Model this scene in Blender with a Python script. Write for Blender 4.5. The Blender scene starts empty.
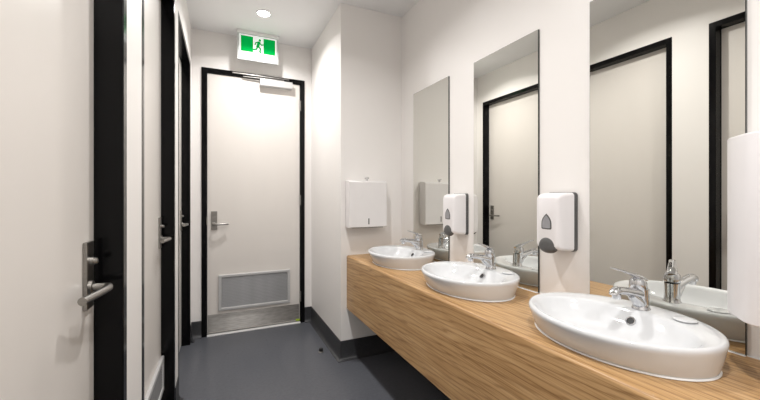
import bpy, bmesh, math
from mathutils import Vector, Matrix
sc = bpy.context.scene
C = sc.collection
PI = math.pi

# ------------------------------------------------------------------ camera
cam_d = bpy.data.cameras.new('camera')
cam = bpy.data.objects.new('camera', cam_d); C.objects.link(cam)
cam_d.sensor_fit = 'HORIZONTAL'; cam_d.sensor_width = 36.0
cam_d.lens = 351.125 / 760 * 36.0
cam_d.shift_y = -3.96 / 760
cam_d.clip_start = 0.02
cam.location = (0, 0, 1.24)
cam.rotation_euler = (PI / 2, 0, -math.radians(24.653))
sc.camera = cam

# ------------------------------------------------------------------ world, exposure
w = bpy.data.worlds.new('world'); sc.world = w; w.use_nodes = True
w.node_tree.nodes['Background'].inputs[0].default_value = (1, 1, 1, 1)
w.node_tree.nodes['Background'].inputs[1].default_value = 0.05
sc.view_settings.view_transform = 'Standard'
sc.view_settings.look = 'None'
sc.view_settings.gamma = 1.0
sc.view_settings.use_curve_mapping = False
sc.view_settings.exposure = 0.0
LAMP_W = 13.2
LAMP_SPREAD = 146.0
LAMP_COL = (1.0, 0.975, 0.955)
LAMPS = [(0.325, 2.935, 'round recessed ceiling downlight in front of the green exit sign'),
         (0.40, 1.55, 'round recessed ceiling downlight above the aisle beside the middle basin'),
         (0.40, 0.20, 'round recessed ceiling downlight above the aisle beside the large white wall unit'),
         (0.40, -1.00, 'round recessed ceiling downlight close to the plain back wall')]

# ------------------------------------------------------------------ dimensions
XW, XR = -0.217, 1.355          # left wall face, mirror wall face
XF = -0.2155                    # face of the black door frames in the left wall
XL = -0.280                     # face of the cubicle door leaves
YE, YB = 3.455, -1.60           # far wall, back wall
XC, YC = 0.836, 2.5315          # corner of the boxed-out nib
ZC = 2.70                       # ceiling
ZT = 0.79                       # counter top
CXB = 1.11                      # basin centre line

# ------------------------------------------------------------------ materials
MAT = {}
def mat(name, col, rough=0.5, metal=0.0, spec=0.5, emit=None, estr=0.0, coat=0.0):
    m = bpy.data.materials.new(name); m.use_nodes = True
    b = m.node_tree.nodes['Principled BSDF']
    b.inputs['Base Color'].default_value = (*col, 1)
    b.inputs['Roughness'].default_value = rough
    b.inputs['Metallic'].default_value = metal
    b.inputs['Specular IOR Level'].default_value = spec
    b.inputs['Coat Weight'].default_value = coat
    if emit:
        b.inputs['Emission Color'].default_value = (*emit, 1)
        b.inputs['Emission Strength'].default_value = estr
    MAT[name] = m
    return m
def noise_on(m, c0, c1, scale=(1, 1, 1), nscale=20.0, detail=4.0, lo=0.3, hi=0.7, bump=0.0, rough=None):
    """procedural colour / bump / roughness variation in object coordinates"""
    nt = m.node_tree; b = nt.nodes['Principled BSDF']
    tc = nt.nodes.new('ShaderNodeTexCoord'); mp = nt.nodes.new('ShaderNodeMapping')
    mp.inputs['Scale'].default_value = scale
    nz = nt.nodes.new('ShaderNodeTexNoise'); nz.inputs['Scale'].default_value = nscale
    nz.inputs['Detail'].default_value = detail
    rp = nt.nodes.new('ShaderNodeValToRGB')
    rp.color_ramp.elements[0].position = lo; rp.color_ramp.elements[1].position = hi
    rp.color_ramp.elements[0].color = (*c0, 1); rp.color_ramp.elements[1].color = (*c1, 1)
    nt.links.new(tc.outputs['Object'], mp.inputs[0]); nt.links.new(mp.outputs[0], nz.inputs['Vector'])
    nt.links.new(nz.outputs['Fac'], rp.inputs[0]); nt.links.new(rp.outputs[0], b.inputs['Base Color'])
    if bump:
        bp = nt.nodes.new('ShaderNodeBump'); bp.inputs['Strength'].default_value = bump
        bp.inputs['Distance'].default_value = 0.002
        nt.links.new(nz.outputs['Fac'], bp.inputs['Height']); nt.links.new(bp.outputs[0], b.inputs['Normal'])
    if rough:
        mr = nt.nodes.new('ShaderNodeMapRange')
        mr.inputs['To Min'].default_value = rough[0]; mr.inputs['To Max'].default_value = rough[1]
        nt.links.new(nz.outputs['Fac'], mr.inputs['Value']); nt.links.new(mr.outputs[0], b.inputs['Roughness'])
    return m

noise_on(mat('wall', (.875, .852, .828), .42, spec=.4), (.868, .845, .82), (.882, .859, .836), (1, 1, 1), 3.0, bump=0.0)
noise_on(mat('ceiling', (.88, .885, .89), .7), (.875, .88, .885), (.885, .89, .895), (1, 1, 1), 6.0)
noise_on(mat('door', (.745, .71, .67), .33, spec=.45), (.738, .703, .663), (.752, .717, .677), (1, 1, .25), 8.0)
noise_on(mat('vinyl', (.095, .10, .115), .36), (.082, .087, .101), (.110, .115, .130), (1, 1, 1), 55.0, 6.0, bump=.12, rough=(.22, .42))
noise_on(mat('skirting', (.035, .036, .04), .42), (.03, .031, .034), (.042, .043, .047), (1, 1, 1), 60.0, 5.0, bump=.05)
noise_on(mat('black_frame', (.003, .003, .0034), .16, spec=.16), (.0026, .0026, .003), (.0036, .0036, .004), (1, 1, 1), 30.0)
noise_on(mat('steel', (.46, .44, .41), .3, 1.0), (.28, .27, .255), (.38, .365, .345), (2, 2, 160), 6.0, 3.0, rough=(.22, .40))
noise_on(mat('kick_steel', (.50, .48, .45), .3, 1.0), (.27, .26, .245), (.40, .385, .365), (5, 5, 40), 3.0, 4.0, rough=(.50, .60))
noise_on(mat('aluminium', (.62, .62, .62), .32, .35), (.60, .60, .60), (.65, .65, .65), (1, 1, 60), 10.0)
noise_on(mat('grille_metal', (.22, .222, .228), .42, .35), (.19, .192, .197), (.26, .262, .268), (1.5, 8, 40), 8.0)
noise_on(mat('ceramic', (.70, .715, .73), .09, coat=.3), (.695, .71, .725), (.705, .72, .735), (1, 1, 1), 5.0)
noise_on(mat('chrome', (.62, .63, .65), .06, 1.0), (.61, .62, .64), (.65, .66, .68), (1, 1, 1), 20.0)
noise_on(mat('mirror_glass', (.80, .80, .76), .004, 1.0), (.80, .80, .76), (.806, .806, .768), (1, 1, 1), 2.0)
noise_on(mat('mirror_edge', (.035, .04, .038), .25), (.03, .034, .033), (.045, .05, .047), (1, 1, 1), 30.0)
noise_on(mat('white_plastic', (.83, .81, .82), .28), (.825, .805, .815), (.835, .815, .825), (1, 1, 1), 12.0)
noise_on(mat('white_enamel', (.80, .78, .775), .30), (.795, .775, .77), (.81, .79, .785), (1, 1, 1), 12.0)
noise_on(mat('grey_plastic', (.085, .085, .085), .4), (.078, .078, .078), (.095, .095, .095), (1, 1, 1), 40.0)
noise_on(mat('window_plastic', (.30, .30, .315), .25), (.28, .28, .295), (.33, .33, .345), (1, 1, 1), 40.0)
noise_on(mat('dark_slot', (.02, .02, .02), .5), (.018, .018, .018), (.025, .025, .025), (1, 1, 1), 40.0)
noise_on(mat('rubber', (.012, .012, .012), .5), (.01, .01, .01), (.015, .015, .015), (1, 1, 1), 60.0)
noise_on(mat('sealant', (.82, .82, .81), .3), (.81, .81, .80), (.83, .83, .82), (1, 1, 1), 30.0)
noise_on(mat('lime_tab', (.45, .62, .05), .4), (.43, .60, .045), (.47, .64, .06), (1, 1, 1), 30.0)
noise_on(mat('lamp_trim', (.82, .82, .81), .4), (.81, .81, .80), (.83, .83, .82), (1, 1, 1), 20.0)
mat('lamp_lens', (.9, .9, .9), .4, emit=LAMP_COL, estr=30.0)
mat('sign_white', (.85, .88, .86), .8, spec=.05, emit=(.95, 1, .97), estr=0.35)
mat('sign_green', (.0, .34, .06), .8, spec=.05, emit=(.0, .40, .06), estr=0.35)
mat('sign_acrylic', (.55, .57, .56), .5, spec=.2, emit=(.9, 1, .95), estr=0.04)

b = MAT['kick_steel'].node_tree.nodes['Principled BSDF']
tg = MAT['kick_steel'].node_tree.nodes.new('ShaderNodeTangent'); tg.direction_type = 'RADIAL'; tg.axis = 'Z'
MAT['kick_steel'].node_tree.links.new(tg.outputs[0], b.inputs['Tangent'])
b.inputs['Anisotropic'].default_value = .97; b.inputs['Anisotropic Rotation'].default_value = 0.25

def oak():
    m = mat('oak', (.5, .3, .15), .36, spec=.4); nt = m.node_tree; b = nt.nodes['Principled BSDF']
    L = nt.links.new
    tc = nt.nodes.new('ShaderNodeTexCoord')
    def mapped(s, rot=(0, 0, 0)):
        mp = nt.nodes.new('ShaderNodeMapping'); mp.inputs['Scale'].default_value = s; mp.inputs['Rotation'].default_value = rot
        L(tc.outputs['Object'], mp.inputs[0]); return mp.outputs[0]
    def noise(v, s, d, dist=0.0):
        n = nt.nodes.new('ShaderNodeTexNoise'); n.inputs['Scale'].default_value = s; n.inputs['Detail'].default_value = d
        n.inputs['Distortion'].default_value = dist; L(v, n.inputs['Vector']); return n.outputs['Fac']
    def ramp(f, stops):
        r = nt.nodes.new('ShaderNodeValToRGB'); e = r.color_ramp.elements
        while len(e) < len(stops): e.new(.5)
        for q, (p, c) in zip(e, stops): q.position = p; q.color = (*c, 1)
        L(f, r.inputs[0]); return r.outputs[0]
    def mix(kind, fac, a, c):
        x = nt.nodes.new('ShaderNodeMix'); x.data_type = 'RGBA'; x.blend_type = kind
        x.inputs[0].default_value = fac; L(a, x.inputs[6]); L(c, x.inputs[7]); return x.outputs[2]
    broad = ramp(noise(mapped((9, .9, 9)), 2.2, 5, .8), [(.28, (.42, .248, .108)), (.5, (.50, .312, .146)), (.72, (.585, .385, .20))])
    wv = nt.nodes.new('ShaderNodeTexWave'); wv.wave_type = 'BANDS'; wv.bands_direction = 'DIAGONAL'
    wv.inputs['Scale'].default_value = 9.0; wv.inputs['Distortion'].default_value = 9.0
    wv.inputs['Detail'].default_value = 3.0; wv.inputs['Detail Scale'].default_value = 0.8
    L(mapped((3.0, .25, 3.0)), wv.inputs['Vector'])
    rings = ramp(wv.outputs['Fac'], [(.0, (.66, .59, .52)), (.22, (.95, .93, .91)), (1, (1.03, 1.03, 1.02))])
    fine = ramp(noise(mapped((190, 2.4, 190)), 1.6, 6, .3), [(.36, (.64, .57, .49)), (.50, (1, 1, 1)), (.8, (1.08, 1.07, 1.05))])
    col = mix('MULTIPLY', .8, mix('MULTIPLY', .85, broad, rings), fine)
    L(col, b.inputs['Base Color'])
    return m
oak()

# ------------------------------------------------------------------ mesh helpers
def bx(bm, x0, x1, y0, y1, z0, z1, bev=0.0, seg=2):
    t = bmesh.new()
    vs = [t.verts.new((x, y, z)) for x in (x0, x1) for y in (y0, y1) for z in (z0, z1)]
    for f in ((0, 1, 3, 2), (4, 6, 7, 5), (0, 4, 5, 1), (2, 3, 7, 6), (0, 2, 6, 4), (1, 5, 7, 3)):
        t.faces.new([vs[i] for i in f])
    if bev:
        bmesh.ops.bevel(t, geom=t.edges[:], offset=bev, segments=seg, profile=.6, affect='EDGES')
    join(bm, t); return bm
def join(bm, t):
    bmesh.ops.recalc_face_normals(t, faces=t.faces[:])
    mp = {v: bm.verts.new(v.co) for v in t.verts}
    for f in t.faces:
        try: g = bm.faces.new([mp[v] for v in f.verts]); g.material_index = f.material_index; g.smooth = f.smooth
        except ValueError: pass
    t.free()
def loft(bm, rings, cap0=True, cap1=True, closed=True, smooth=True):
    t = bmesh.new()
    R = [[t.verts.new(p) for p in r] for r in rings]; n = len(R[0])
    for a, b in zip(R, R[1:]):
        for i in range(n if closed else n - 1):
            j = (i + 1) % n
            f = t.faces.new((a[i], a[j], b[j], b[i])); f.smooth = smooth
    if cap0: t.faces.new(R[0][::-1])
    if cap1: t.faces.new(R[-1])
    join(bm, t); return bm
def ellipse(cx, cy, rx, ry, z, n=64):
    return [(cx + rx * math.cos(2 * PI * i / n), cy + ry * math.sin(2 * PI * i / n), z) for i in range(n)]
def lathe(bm, prof, n=24, mtx=None, **k):
    r = [[Vector((a * math.cos(2 * PI * i / n), a * math.sin(2 * PI * i / n), z)) for i in range(n)] for a, z in prof]
    if mtx: r = [[mtx @ p for p in q] for q in r]
    return loft(bm, r, **k)
def tube(bm, pts, rad, n=14, flat=1.0, side=None, **k):
    """sweep an ellipse (rad across 'side', rad*flat the other way) along pts"""
    pts = [Vector(p) for p in pts]; rings = []
    if not isinstance(rad, (list, tuple)): rad = [rad] * len(pts)
    if not isinstance(flat, (list, tuple)): flat = [flat] * len(pts)
    for i, p in enumerate(pts):
        d = (pts[min(i + 1, len(pts) - 1)] - pts[max(i - 1, 0)]).normalized()
        s = Vector(side) if side else (Vector((0, 0, 1)) if abs(d.z) < .9 else Vector((1, 0, 0)))
        s = (s - d * s.dot(d)).normalized(); u = d.cross(s)
        rings.append([p + s * rad[i] * math.cos(2 * PI * j / n) + u * rad[i] * flat[i] * math.sin(2 * PI * j / n) for j in range(n)])
    return loft(bm, rings, **k)
def rrect(cy, cz, hy, hz, r, x, n=6):
    """rounded rectangle in the YZ plane at x"""
    o = []
    for k, (sy, sz) in enumerate(((1, 1), (-1, 1), (-1, -1), (1, -1))):
        for i in range(n + 1):
            a = PI / 2 * k + PI / 2 * i / n
            o.append((x, cy + sy * (hy - r) + r * math.cos(a), cz + sz * (hz - r) + r * math.sin(a)))
    return o
def prism(bm, poly, axis, a, b, bev=0.0):
    """extrude a 2-D outline: axis 'y' -> outline is (x, z); axis 'x' -> (y, z); axis 'z' -> (x, y)"""
    P = {'y': lambda p, q: (p[0], q, p[1]), 'x': lambda p, q: (q, p[0], p[1]), 'z': lambda p, q: (p[0], p[1], q)}[axis]
    t = bmesh.new()
    A = [t.verts.new(P(p, a)) for p in poly]; B = [t.verts.new(P(p, b)) for p in poly]; n = len(poly)
    for i in range(n): t.faces.new((A[i], A[(i + 1) % n], B[(i + 1) % n], B[i]))
    t.faces.new(A[::-1]); t.faces.new(B)
    if bev:
        bmesh.ops.recalc_face_normals(t, faces=t.faces[:])
        bmesh.ops.bevel(t, geom=t.edges[:], offset=bev, segments=2, affect='EDGES')
    join(bm, t); return bm
def new(): return bmesh.new()
def obj(name, bm, m, parent=None, smooth=None):
    bmesh.ops.recalc_face_normals(bm, faces=bm.faces[:])
    me = bpy.data.meshes.new(name); bm.to_mesh(me); bm.free()
    for mm in (m if isinstance(m, (list, tuple)) else [m]): me.materials.append(MAT[mm])
    o = bpy.data.objects.new(name, me); C.objects.link(o)
    if smooth is not None:
        for p in me.polygons: p.use_smooth = True
        try: me.set_sharp_from_angle(angle=math.radians(smooth))
        except Exception: pass
    if parent:
        o.parent = parent
        base = parent.location if parent.type == 'EMPTY' else Vector((0, 0, 0))
        o.location = -base if parent.get('world_built') else Vector((0, 0, 0))
    return o
def thing(name, label, cat, loc=(0, 0, 0), group=None, kind=None, world=False):
    o = bpy.data.objects.new(name, None); C.objects.link(o); o.location = loc; o.empty_display_size = .05
    o['label'] = label; o['category'] = cat
    if group: o['group'] = group
    if kind: o['kind'] = kind
    if world: o['world_built'] = 1      # parts are given in room coordinates
    return o
def tag(o, label, cat, group=None, kind=None):
    o['label'] = label; o['category'] = cat
    if group: o['group'] = group
    if kind: o['kind'] = kind
    return o
def copy_tree(o, parent=None):
    c = o.copy(); C.objects.link(c); c.parent = parent
    for ch in list(o.children): copy_tree(ch, c)
    return c

# ------------------------------------------------------------------ room shell
DW = [(0.300, 1.197), (1.402, 2.305), (2.460, 3.352)]       # outer edges of the cubicle door frames
FW = 0.037; ZD = 2.373
tag(obj('floor', bx(new(), -.42, 1.5, YB - .1, YE + .12, -.05, 0), 'vinyl'),
    'dark grey speckled vinyl floor of the washroom', 'floor', kind='structure')
tag(obj('ceiling', bx(new(), -.42, 1.5, YB - .1, YE + .12, ZC, ZC + .08), 'ceiling'),
    'plain white plasterboard ceiling', 'ceiling', kind='structure')
bm = new()
ys = [YB] + [v for d in DW for v in d] + [YE]
for i in range(0, len(ys), 2): bx(bm, -.36, XW, ys[i], ys[i + 1], 0, ZC)
for a, b in DW: bx(bm, -.36, XW, a, b, ZD, ZC)
tag(obj('wall_left', bm, 'wall'), 'cream wall holding the three black-framed cubicle doors', 'wall', kind='structure')
E0, E1 = -0.139, 0.767                                       # outer edges of the far door frame
bm = new()
bx(bm, -.42, E0, YE, YE + .12, 0, ZC); bx(bm, E1, 1.5, YE, YE + .12, 0, ZC); bx(bm, E0, E1, YE, YE + .12, ZD, ZC)
tag(obj('wall_far', bm, 'wall'), 'cream end wall around the door below the exit sign', 'wall', kind='structure')
tag(obj('wall_right', bx(new(), XR, XR + .12, YB, YC, 0, ZC), 'wall'),
    'cream wall carrying the three mirrors above the basins', 'wall', kind='structure')
tag(obj('wall_nib', bx(new(), XC, XR + .12, YC, YE, 0, ZC, .0025), 'wall'),
    'boxed-out cream wall nib carrying the paper towel dispenser', 'wall', kind='structure')
tag(obj('wall_back', bx(new(), -.42, 1.5, YB - .1, YB, 0, ZC), 'wall'),
    'plain cream wall at the entrance end of the washroom', 'wall', kind='structure')

# coved vinyl skirting: profile (out from the wall, height)
SK = [(0, 0), (.030, 0), (.030, .003), (.017, .008), (.009, .018), (.005, .035), (.005, .143), (.003, .145), (0, .145)]
def skirt(bm, a, b, nx, ny):
    """run from a to b along the wall, (nx, ny) points into the room"""
    loft(bm, [[(x + nx * o, y + ny * o, z) for o, z in SK] for x, y in (a, b)], smooth=False); return bm
bm = new()
for i in range(0, len(ys), 2): skirt(bm, (XW, ys[i] + .002), (XW, ys[i + 1] - .002), 1, 0)
tag(obj('baseboard_left', bm, 'skirting', smooth=40), 'charcoal coved skirting between the cubicle doors', 'skirting', kind='structure')
bm = new(); skirt(bm, (XW, YE), (E0, YE), 0, -1); skirt(bm, (E1, YE), (XC, YE), 0, -1)
tag(obj('baseboard_far', bm, 'skirting', smooth=40), 'charcoal coved skirting either side of the end door', 'skirting', kind='structure')
bm = new()
loft(bm, [[(XC - o, YE, z) for o, z in SK], [(XC - o, YC - o, z) for o, z in SK], [(XR, YC - o, z) for o, z in SK]], smooth=False)
tag(obj('baseboard_nib', bm, 'skirting', smooth=40), 'charcoal coved skirting wrapping the wall nib', 'skirting', kind='structure')
tag(obj('baseboard_right', skirt(new(), (XR, YB), (XR, YC), -1, 0), 'skirting', smooth=40),
    'charcoal coved skirting on the wall under the counter', 'skirting', kind='structure')

# ------------------------------------------------------------------ door furniture
def lever_set(parent, plate, mtx, back=0.14):
    """plate in local coords: x along the door towards the hinge, y out of the door, z up (origin = plate centre)"""
    def T(b): bmesh.ops.transform(b, matrix=mtx, verts=b.verts[:]); return b
    pw, ph = .025, .083
    pl = obj('handle_plate', T(bx(new(), -pw, pw, 0, .009, -ph, ph, .002)), 'steel', parent); pl['label'] = 'brushed steel handle plate'
    lv = new()
    zl = -.032
    tube(lv, [(-.004, .008, zl), (-.004, .026, zl), (-.003, .038, zl), (.004, .047, zl), (.016, .050, zl), (.05, .047, zl), (.09, .041, zl), (back, .033, zl)],
         .009, 14, side=(0, 0, 1))
    lathe(lv, [(.017, .0), (.017, .004), (.015, .005)], 20, Matrix.Translation((-.004, .009, zl)) @ Matrix.Rotation(-PI / 2, 4, 'X'))
    obj('lever', T(lv), 'steel', pl, smooth=50)
    return pl, T
def thumb_turn(pl, T):
    tt = new()
    lathe(tt, [(.010, 0), (.010, .007), (.008, .009), (.008, .013), (.005, .015)], 18, Matrix.Translation((0, .009, .034)) @ Matrix.Rotation(-PI / 2, 4, 'X'))
    obj('thumb_turn', T(tt), 'steel', pl, smooth=40)

def grille(parent, y0, y1, z0, z1, along, face, out, n, m='grille_metal', fw=.026):
    """framed louvre vent. along: 'x' (far door) or 'y' (cubicle door); face = plane of the door; out = +1/-1 direction into the room"""
    def B(bm, a0, a1, d0, d1, c0, c1, bev=0.0):
        d0, d1 = sorted((face + out * d0, face + out * d1))
        return bx(bm, a0, a1, d0, d1, c0, c1, bev) if along == 'x' else bx(bm, d0, d1, a0, a1, c0, c1, bev)
    fr = new()
    B(fr, y0, y1, .0, .018, z1 - fw, z1, .006); B(fr, y0, y1, .0, .018, z0, z0 + fw, .006)
    B(fr, y0, y0 + fw, .0, .0178, z0 + fw * .6, z1 - fw * .6, .006); B(fr, y1 - fw, y1, .0, .0178, z0 + fw * .6, z1 - fw * .6, .006)
    g = obj('vent_grille', fr, 'aluminium', parent); g['label'] = 'silver louvred vent grille'
    obj('backing', B(new(), y0 + fw * .7, y1 - fw * .7, .0005, .002, z0 + fw * .7, z1 - fw * .7), 'dark_slot', g)
    h = (z1 - z0 - 2 * fw) / n
    first = None
    for i in range(n):
        zc = z0 + fw + h * (i + .5)
        if first is None:
            # an angled blade: outline (out, z) extruded along the door
            pr = [(.003, h * .50), (.0045, h * .52), (.0105, -h * .38), (.0105, -h * .50), (.009, -h * .50)]
            s = new()
            if along == 'x': prism(s, [(face + out * a, b) for a, b in pr], 'x', y0 + fw * .8, y1 - fw * .8)
            else: prism(s, [(face + out * a, b) for a, b in pr], 'y', y0 + fw * .8, y1 - fw * .8)
            first = obj('slat', s, m, g); o = first
        else:
            o = first.copy(); C.objects.link(o); o.parent = g
        o.location.z += zc if o is first else 0
        if o is not first: o.location.z = zc
    return g

# cubicle doors in the left wall
labels = ['cream cubicle door in a black frame, closest to the entrance, with steel lever and thumb turn',
          'cream cubicle door in a black frame with a low silver vent grille',
          'cream cubicle door in a black frame right beside the end wall']
for k, (a, b) in enumerate(DW):
    d = thing('door_%d' % (k + 1), labels[k], 'door', kind='structure')
    obj('jamb', bx(new(), -.362, XF, a, a + FW, 0, ZD, .0025), 'black_frame', d)
    obj('jamb', bx(new(), -.362, XF, b - FW, b, 0, ZD, .0025), 'black_frame', d)
    obj('head', bx(new(), -.362, XF, a + FW - .002, b - FW + .002, ZD - FW, ZD, .0025), 'black_frame', d)
    st = new()
    for y0, y1 in ((a + FW, a + FW + .012), (b - FW - .012, b - FW)): bx(st, -.36, -.322, y0, y1, 0, ZD - FW)
    bx(st, -.36, -.322, a + FW, b - FW, ZD - FW - .012, ZD - FW)
    obj('door_stop_bead', st, 'black_frame', d)
    lf = obj('leaf', bx(new(), XL - .038, XL, a + FW + .003, b - FW - .003, .012, ZD - FW - .003, .0012), 'door', d)
    yp = b - FW - .003 - .058
    M = Matrix.Translation((XL, yp, 1.043)) @ Matrix(((0, 1, 0, 0), (-1, 0, 0, 0), (0, 0, 1, 0), (0, 0, 0, 1)))
    pl, T = lever_set(d, None, M)
    thumb_turn(pl, T)
    if k == 1: grille(d, 1.62, 2.252, .175, .365, 'y', XL, 1, 10)

# end door below the exit sign
d = thing('door_4', 'cream end door with vent grille, kick plate and door closer below the exit sign', 'door', kind='structure')
YF = YE - .010
obj('jamb', bx(new(), E0, E0 + .043, YF, YE + .10, 0, ZD, .0025), 'black_frame', d)
obj('jamb', bx(new(), E1 - .043, E1, YF, YE + .10, 0, ZD, .0025), 'black_frame', d)
obj('head', bx(new(), E0 + .041, E1 - .041, YF, YE + .10, ZD - .043, ZD, .0025), 'black_frame', d)
YL = YE + .004
obj('leaf', bx(new(), E0 + .046, E1 - .046, YL, YL + .04, .022, ZD - .046, .0012), 'door', d)
obj('threshold', bx(new(), E0 + .043, E1 - .043, YE - .022, YE + .06, 0, .010, .003), 'lamp_trim', d)
kp = obj('kick_plate', bx(new(), E0 + .050, E1 - .052, YL - .0025, YL, .030, .185), 'kick_steel', d); kp['label'] = 'brushed steel kick plate'
lt = obj('marker_tab', bx(new(), E1 - .085, E1 - .047, YL - .004, YL - .0026, .022, .040), 'lime_tab', d); lt['label'] = 'small lime green tab'
grille(d, -.004, .626, .213, .534, 'x', YL, -1, 20)
M = Matrix.Translation((-.038, YL, 1.022)) @ Matrix(((1, 0, 0, 0), (0, -1, 0, 0), (0, 0, 1, 0), (0, 0, 0, 1)))
lever_set(d, None, M, .115)
obj('strike_plate', bx(new(), E0 + .040, E0 + .048, YF - .006, YF + .004, .985, 1.055, .001), 'steel', d)
for z in (2.12, 1.20, .26):
    hg = new(); lathe(hg, [(.007, -.05), (.007, .05)], 12, Matrix.Translation((E1 - .0445, YF - .004, z)))
    obj('hinge', hg, 'steel', d, smooth=40)
cl = obj('closer_body', bx(new(), .345, .642, YL - .062, YL, 2.262, 2.325, .006, 3), 'aluminium', d); cl['label'] = 'silver door closer body'
obj('closer_slide_rail', bx(new(), .11, .615, YF - .014, YF, 2.350, 2.361, .002), 'steel', d)
am = new()
tube(am, [(.555, YF - .030, 2.325), (.555, YF - .030, 2.337)], .009, 12)
prism(am, [(.560, YF - .040), (.560, YF - .022), (.20, YF - .006), (.20, YF - .018)], 'z', 2.329, 2.3355)
obj('closer_arm', am, 'steel', d)

# ------------------------------------------------------------------ counter
CY0 = -0.30
xf = 0.8832; r = .014
prof = [(XR - .001, ZT)]
prof += [(xf + r - r * math.sin(a), ZT - r + r * math.cos(a)) for a in [PI / 2 * i / 6 for i in range(7)]]
prof += [(xf, .3875), (xf + .002, .3854), (xf + .020, .3854), (xf + .020, ZT - .036), (XR - .001, ZT - .036)]
t = thing('vanity_counter', 'long oak-grain laminate counter with deep front apron carrying three basins', 'counter', (1.1, 1.1, .385), world=True)
bm = new(); loft(bm, [[(x, CY0, z) for x, z in prof], [(x, YC - .0005, z) for x, z in prof]], smooth=False)
obj('worktop', bm, 'oak', t, smooth=32)
obj('end_panel', bx(new(), xf + .020, XR - .001, CY0, CY0 + .02, .387, ZT - .036), 'oak', t)
bm = new()
sb = [(XR - .0005, ZT + .0014), (XR - .006, ZT + .0014), (XR - .0075, ZT + .0007), (XR - .0075, ZT), (XR - .0005, ZT)]
prev = CY0
for m0, m1 in ((.468, .926), (1.174, 1.629), (1.874, 2.325)):
    loft(bm, [[(x, prev, z) for x, z in sb], [(x, m0 - .001, z) for x, z in sb]], smooth=False)
    loft(bm, [[(x - .009, m0 - .001, z) for x, z in sb], [(x - .009, m1 + .001, z) for x, z in sb]], smooth=False)
    prev = m1 + .001
loft(bm, [[(x, prev, z) for x, z in sb], [(x, YC - .001, z) for x, z in sb]], smooth=False)
sl = obj('sealant_bead', bm, 'sealant', t); sl['label'] = 'white silicone bead along the back edge'

# ------------------------------------------------------------------ mirrors
mls = ['tall frameless wall mirror in the corner beside the paper towel dispenser',
       'tall frameless wall mirror between the two soap dispensers',
       'tall frameless wall mirror beside the large white wall unit']
for lb, (m0, m1) in zip(mls, ((1.874, 2.325), (1.174, 1.629), (.468, .926))):
    t = thing('wall_mirror', lb, 'mirror', (XR, (m0 + m1) / 2, ZT), group='mirrors above the basins', world=True)
    obj('backing', bx(new(), XR - .0075, XR, m0, m1, ZT + .001, 2.014), 'mirror_edge', t)
    g = obj('glass', bx(new(), XR - .0088, XR - .0076, m0 + .0015, m1 - .0015, ZT + .002, 2.0125), 'mirror_glass', t)
    g['label'] = 'reflective mirror glass'

# ------------------------------------------------------------------ basins
def make_basin():
    t = thing('washbasin', '', 'basin', group='oval basins on the oak counter')
    a, b, h = .262, .212, .083
    N = 72
    R = [ellipse(0, 0, .172, .247, .0005, N), ellipse(0, 0, .181, .2505, .012, N), ellipse(0, 0, .197, .2565, .040, N),
         ellipse(0, 0, .2075, .2605, .062, N), ellipse(0, 0, .2115, .2622, .0705, N), ellipse(0, 0, .2108, .2618, .077, N), ellipse(0, 0, .2075, .2592, .0815, N), ellipse(-.001, 0, .2015, .2548, .0832, N)]
    dx = -.036
    R += [ellipse(-.012, 0, .187, .246, .0818, N), ellipse(-.030, 0, .162, .236, .0800, N), ellipse(dx, 0, .152, .232, .0785, N), ellipse(dx, 0, .147, .228, .0745, N),
          ellipse(dx, 0, .141, .222, .066, N), ellipse(dx, 0, .129, .208, .048, N), ellipse(dx, 0, .113, .186, .030, N),
          ellipse(dx, 0, .088, .148, .0165, N), ellipse(dx, 0, .052, .09, .0105, N), ellipse(dx, 0, .02, .024, .0085, N)]
    bm = new(); loft(bm, R)
    obj('bowl', bm, 'ceramic', t, smooth=60)
    bd = new()
    loft(bd, [ellipse(0, 0, .1715, .2465, .0001, N), ellipse(0, 0, .1775, .2520, .0001, N), ellipse(0, 0, .1770, .2515, .0022, N), ellipse(0, 0, .1755, .2500, .0038, N), ellipse(0, 0, .174, .2485, .004, N)], cap0=False, cap1=False)
    obj('sealant_bead', bd, 'sealant', t, smooth=60)
    dr = new(); lathe(dr, [(.0, .0086), (.022, .0088), (.024, .0105), (.021, .013), (.012, .0135), (.0, .0145)][1:], 24, Matrix.Translation((dx, 0, 0)))
    obj('drain', dr, 'chrome', t, smooth=50)
    # overflow in the sloping back wall of the bowl
    n = Vector((-.80, 0, .60)).normalized(); c = Vector((dx + .1265, 0, .0475))
    M = Matrix.Translation(c) @ n.to_track_quat('Z', 'Y').to_matrix().to_4x4()
    ov = new(); lathe(ov, [(.0148, -.003), (.0148, .0022), (.0132, .0032), (.0112, .0024), (.0110, -.002)], 24, M)
    o = obj('overflow', ov, 'chrome', t, smooth=50)
    hl = new(); lathe(hl, [(.0112, -.001), (.0110, .0006)], 20, M); obj('overflow_hole', hl, 'dark_slot', o)
    cv = new(); lathe(cv, [(.022, -.001), (.022, .0015), (.0285, .0028), (.029, .005), (.026, .0068), (.018, .0078), (.008, .0082)], 32, Matrix.Translation((.138, -.124, .0808)))
    o = obj('hole_cover', cv, 'ceramic', t, smooth=50); o['label'] = 'white round tap hole cover'
    return t
BY = (2.084, 1.387, .688)
bl = ['white oval basin on the oak counter in the corner below the paper towel dispenser',
      'white oval basin on the oak counter below the mirror between the two soap dispensers',
      'white oval basin on the oak counter at the end with the large white wall unit']
b0 = make_basin()
for i, y in enumerate(BY):
    o = b0 if i == 0 else copy_tree(b0)
    o.location = (CXB, y, ZT + .0015); o['label'] = bl[i]

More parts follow.
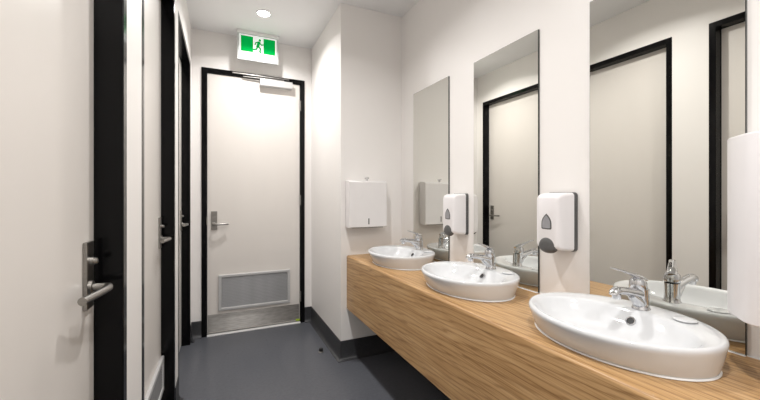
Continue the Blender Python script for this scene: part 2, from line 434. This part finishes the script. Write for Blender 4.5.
# ------------------------------------------------------------------ mixer taps
def make_tap():
    t = thing('mixer_tap', '', 'tap', group='chrome mixer taps on the basins')
    bm = new()
    lathe(bm, [(.026, 0), (.0262, .003), (.0235, .006), (.0225, .02), (.0220, .05), (.0225, .066)], 28)
    # fairing that runs from the foot out into the spout
    tube(bm, [(.004, 0, .006), (-.012, 0, .020), (-.032, 0, .037), (-.055, 0, .051)], [.020, .019, .017, .014], 18, side=(0, 1, 0), flat=[.85, .85, .8, .7])
    obj('body', bm, 'chrome', t, smooth=50)
    sp = new()
    tube(sp, [(-.006, 0, .050), (-.05, 0, .060), (-.09, 0, .0685), (-.115, 0, .0725), (-.131, 0, .0730), (-.140, 0, .069), (-.1435, 0, .061)],
         [.0175, .0165, .0155, .0155, .0155, .0145, .0125], 20, side=(0, 1, 0), flat=[1, .85, .78, .78, .80, .85, .9])
    s = obj('spout', sp, 'chrome', t, smooth=60)
    ae = new(); lathe(ae, [(.0115, -.012), (.0125, -.010), (.0125, .004)], 20, Matrix.Translation((-.128, 0, .060)))
    obj('aerator', ae, 'chrome', s, smooth=50)
    hd = new()
    lathe(hd, [(.0225, .0665), (.0245, .070), (.0245, .084), (.0228, .094), (.018, .101), (.010, .105), (.003, .106)], 28,
          Matrix.Rotation(math.radians(-7), 4, 'Y') @ Matrix.Translation((0, 0, .0)))
    hp = obj('handle_cap', hd, 'chrome', t, smooth=50)
    lv = new()
    tube(lv, [(.013, 0, .094), (-.006, 0, .103), (-.028, 0, .112), (-.052, 0, .1205), (-.076, 0, .128), (-.092, 0, .132), (-.098, 0, .133)],
         [.012, .016, .0142, .0122, .0112, .0098, .005], 18, side=(0, 1, 0), flat=[.6, .6, .42, .34, .32, .30, .30])
    obj('lever', lv, 'chrome', hp, smooth=60)
    return t
tl = ['chrome lever mixer tap on the corner basin below the paper towel dispenser',
      'chrome lever mixer tap on the basin between the two soap dispensers',
      'chrome lever mixer tap on the basin beside the large white wall unit']
t0 = make_tap()
for i, y in enumerate(BY):
    o = t0 if i == 0 else copy_tree(t0)
    o.location = (CXB + .146, y, ZT + .0815); o['label'] = tl[i]
    for ch in o.children:
        if ch.name.startswith('handle_cap'): ch.rotation_euler.z = math.radians((0, 12, -25)[i])   # levers left at different swings

# ------------------------------------------------------------------ soap dispensers
def make_soap():
    t = thing('soap_dispenser', '', 'soap dispenser', group='soap dispensers between the mirrors')
    obj('back_plate', loft(new(), [rrect(0, 0, .0675, .124, .014, x) for x in (-.0005, -.0155)] + [rrect(0, 0, .0655, .122, .013, -.019)], smooth=False), 'grey_plastic', t, smooth=40)
    bm = new()
    loft(bm, [rrect(0, 0, .0655, .122, .014, -.0192), rrect(0, .000, .0655, .122, .014, -.030), rrect(0, .001, .063, .120, .015, -.055),
              rrect(0, .001, .060, .1175, .016, -.078), rrect(0, .000, .0565, .1135, .017, -.092), rrect(0, -.001, .052, .108, .018, -.0995), rrect(0, -.002, .045, .101, .016, -.103)])
    obj('cover', bm, 'white_plastic', t, smooth=50)
    # pointed-arch window
    def arch(hw, z0, z1, n=9):
        zs = z0 + (z1 - z0) * .30
        o = [(-hw, z0 + .004), (-hw + .004, z0), (hw - .004, z0), (hw, z0 + .004), (hw, zs)]
        for i in range(1, n):
            a = i / n; o.append((hw * (1 - a ** 2.3), zs + (z1 - zs) * a))
        o.append((0, z1))
        for i in range(n - 1, 0, -1):
            a = i / n; o.append((-hw * (1 - a ** 2.3), zs + (z1 - zs) * a))
        o.append((-hw, zs)); return o
    fr = new(); prism(fr, arch(.0245, -.031, .034), 'x', -.1042, -.100)
    wn = obj('level_window_frame', fr, 'grey_plastic', t)
    wi = obj('level_window', prism(new(), arch(.0195, -.027, .027), 'x', -.1052, -.1035), 'window_plastic', wn); wi['label'] = 'grey soap level window'
    # push lever: a domed half-oval at the foot of the cover
    rings = []
    for k in range(7):
        f = math.cos(k / 6 * PI / 2 * .98); x = -.090 - .0220 * math.sin(k / 6 * PI / 2)
        f = .12 + .88 * f
        ring = [(x, .0465 * f * math.cos(2 * PI * i / 36), -.104 + (.045 if i < 18 else .029) * f * math.sin(2 * PI * i / 36)) for i in range(36)]
        rings.append(ring)
    bm = new(); loft(bm, rings)
    p = obj('push_lever', bm, 'grey_plastic', t, smooth=50); p['label'] = 'dark grey rounded push lever'
    return t
sl = ['white soap dispenser between the corner mirror and the middle mirror',
      'white soap dispenser between the middle mirror and the mirror beside the large white wall unit']
s0 = make_soap()
for i, y in enumerate((1.7515, 1.050)):
    o = s0 if i == 0 else copy_tree(s0)
    o.location = (XR, y, 1.132); o['label'] = sl[i]

# ------------------------------------------------------------------ paper towel dispenser on the nib
X0, X1, Z0, Z1, YT = .868, 1.174, 1.006, 1.347, 2.428
t = thing('paper_towel_dispenser', 'white metal paper towel dispenser with lock tab on the wall nib', 'dispenser', ((X0 + X1) / 2, YC, Z0), world=True)
obj('body', bx(new(), X0 + .003, X1 - .003, YT + .022, YC - .0005, Z0 + .004, Z1 + .010, .004), 'white_enamel', t)
bm = new()
loft(bm, [[(X0, YT + .060, Z0), (X1, YT + .060, Z0), (X1, YT + .060, Z1 + .012), (X0, YT + .060, Z1 + .012)],
          [(X0, YT + .004, Z0), (X1, YT + .004, Z0), (X1, YT + .004, Z1), (X0, YT + .004, Z1)],
          [(X0 + .004, YT, Z0 + .004), (X1 - .004, YT, Z0 + .004), (X1 - .004, YT, Z1 - .004), (X0 + .004, YT, Z1 - .004)]], smooth=False)
obj('front_cover', bm, 'white_enamel', t)
obj('level_slot', bx(new(), 1.018, 1.027, YT - .0008, YT + .001, Z0 + .022, Z0 + .066, .0003), 'grey_plastic', t)
obj('towel_slot', bx(new(), X0 + .03, X1 - .03, YT + .012, YC - .02, Z0 - .004, Z0 + .006), 'dark_slot', t)
bm = new(); tube(bm, [(1.018, YT + .03, Z1 + .008), (1.018, YT + .03, Z1 + .026)], .009, 12)
bx(bm, 1.000, 1.036, YT + .027, YT + .033, Z1 + .022, Z1 + .034, .002)
k = obj('lock_key', bm, 'chrome', t, smooth=40); k['label'] = 'small metal lock key'

# ------------------------------------------------------------------ large white wall unit beside the last mirror
t = thing('wall_dispenser', 'large white wall unit with slanted sides fixed beside the last mirror', 'dispenser', (XR, .26, .935), world=True)
pl = [(XR - .001, .455), (1.225, .462), (1.205, .452), (1.150, .405), (1.138, .388), (1.132, .36), (1.132, .16), (1.138, .132), (1.150, .115), (1.205, .068), (1.225, .058), (XR - .001, .065)]
bm = new()
def shr(k): return [(XR + (x - XR) * k if x < XR - .01 else x, .26 + (y - .26) * (1 - (1 - k) * .8)) for x, y in pl]
loft(bm, [[(x, y, z) for x, y in shr(kk)] for z, kk in ((.935, .985), (.937, .996), (.940, 1), (1.386, 1), (1.389, .996), (1.391, .985))], smooth=False)
obj('cover', bm, 'white_plastic', t, smooth=50)
obj('outlet', bx(new(), 1.17, 1.30, .16, .36, .931, .938), 'dark_slot', t)

# ------------------------------------------------------------------ exit sign
sx0, sx1, sz0, sz1, SY = .147, .497, 2.445, 2.688, 3.32
t = thing('exit_sign', 'green and white illuminated running-man exit sign hanging from the ceiling', 'exit sign', ((sx0 + sx1) / 2, SY, ZC), world=True)
obj('housing', bx(new(), sx0 - .003, sx1 + .003, SY - .022, SY + .032, 2.676, ZC, .004), 'lamp_trim', t)
obj('acrylic_panel', bx(new(), sx0, sx1, SY - .004, SY + .010, sz0, 2.677, .002), 'sign_acrylic', t)
gx0, gx1, gz0, gz1 = .176, .467, 2.520, 2.657
fc = obj('legend_panel', bx(new(), gx0 - .012, gx1 + .012, SY - .006, SY - .0035, gz0 - .012, gz1 + .012), 'sign_white', t)
cw0, cw1 = .277, .366
g1 = obj('green_field', bx(new(), gx0, cw0, SY - .0072, SY - .0058, gz0, gz1), 'sign_green', fc)
obj('green_field', bx(new(), cw1, gx1, SY - .0072, SY - .0058, gz0, gz1), 'sign_green', fc)
# running figure, drawn in a unit box (x to the right, z up) and laid flat on the panel
fx, fz, fs = (cw0 + cw1) / 2 , gz0 + .004, .128
def limb(bm, pts, wd):
    for (ax, az), (bx_, bz) in zip(pts, pts[1:]):
        dx_, dz_ = bx_ - ax, bz - az; L = math.hypot(dx_, dz_); nx, nz = -dz_ / L * wd / 2, dx_ / L * wd / 2
        ex, ez = dx_ / L * wd * .3, dz_ / L * wd * .3
        q = [(ax - ex + nx, az - ez + nz), (bx_ + ex + nx, bz + ez + nz), (bx_ + ex - nx, bz + ez - nz), (ax - ex - nx, az - ez - nz)]
        prism(bm, [(fx + u * fs, fz + v * fs) for u, v in q], 'y', SY - .0074, SY - .0058)
bm = new()
hd = [(fx + (.10 + .085 * math.cos(2 * PI * i / 18)) * fs, fz + (.88 + .085 * math.sin(2 * PI * i / 18)) * fs) for i in range(18)]
prism(bm, hd, 'y', SY - .0074, SY - .0058)
limb(bm, [(.04, .72), (-.04, .42)], .19)
limb(bm, [(.08, .72), (.20, .56), (.33, .60)], .075)
limb(bm, [(.00, .74), (-.16, .68), (-.22, .52)], .075)
limb(bm, [(.00, .42), (.14, .28), (.10, .06), (.18, .04)], .095)
limb(bm, [(-.05, .42), (-.12, .22), (-.33, .16)], .095)
fg = obj('running_figure', bm, 'sign_green', fc); fg['label'] = 'green running-man pictogram'

# ------------------------------------------------------------------ ceiling downlights
def make_downlight():
    t = thing('downlight', '', 'ceiling light', group='recessed downlights')
    bm = new(); lathe(bm, [(.046, -.004), (.048, -.006), (.054, -.005), (.057, -.0005), (.046, -.0005)], 36, cap0=False, cap1=False)
    obj('trim_ring', bm, 'lamp_trim', t, smooth=40)
    bm = new(); lathe(bm, [(.0465, -.0005), (.0465, -.0035), (.045, -.0045)], 36)
    obj('lens', bm, 'lamp_lens', t)
    ld = bpy.data.lights.new('downlight_lamp', 'AREA'); ld.shape = 'DISK'; ld.size = .078; ld.energy = LAMP_W; ld.color = LAMP_COL; ld.spread = math.radians(LAMP_SPREAD)
    lo = bpy.data.objects.new('downlight_lamp', ld); C.objects.link(lo); lo.parent = t; lo.location = (0, 0, -.009)
    return t
d0 = make_downlight()
for i, (x, y, lb) in enumerate(LAMPS):
    o = d0 if i == 0 else copy_tree(d0)
    o.location = (x, y, ZC); o['label'] = lb

# ------------------------------------------------------------------ floor door stop
t = thing('door_stop', 'small round black and steel door stop on the grey floor by the wall nib', 'door stop', (.738, 2.733, 0))
bm = new(); lathe(bm, [(.021, 0), (.021, .003), (.014, .006), (.012, .012)], 24); obj('base', bm, 'steel', t, smooth=40)
bm = new(); lathe(bm, [(.013, .010), (.0155, .013), (.0155, .026), (.012, .031), (.004, .032)], 24); obj('buffer', bm, 'rubber', t, smooth=40)

# the cubicle wall runs half a degree out of parallel with the mirror wall
PV = Vector((XF, YE, 0)); RM = Matrix.Rotation(math.radians(-.50), 3, 'Z')
for o in list(C.objects):
    if o.parent is None and o.name in ('wall_left', 'baseboard_left', 'door_1', 'door_2', 'door_3'):
        o.rotation_euler = (0, 0, math.radians(-.50)); o.location = PV - RM @ PV

for o in C.objects:
    if 'world_built' in o: del o['world_built']
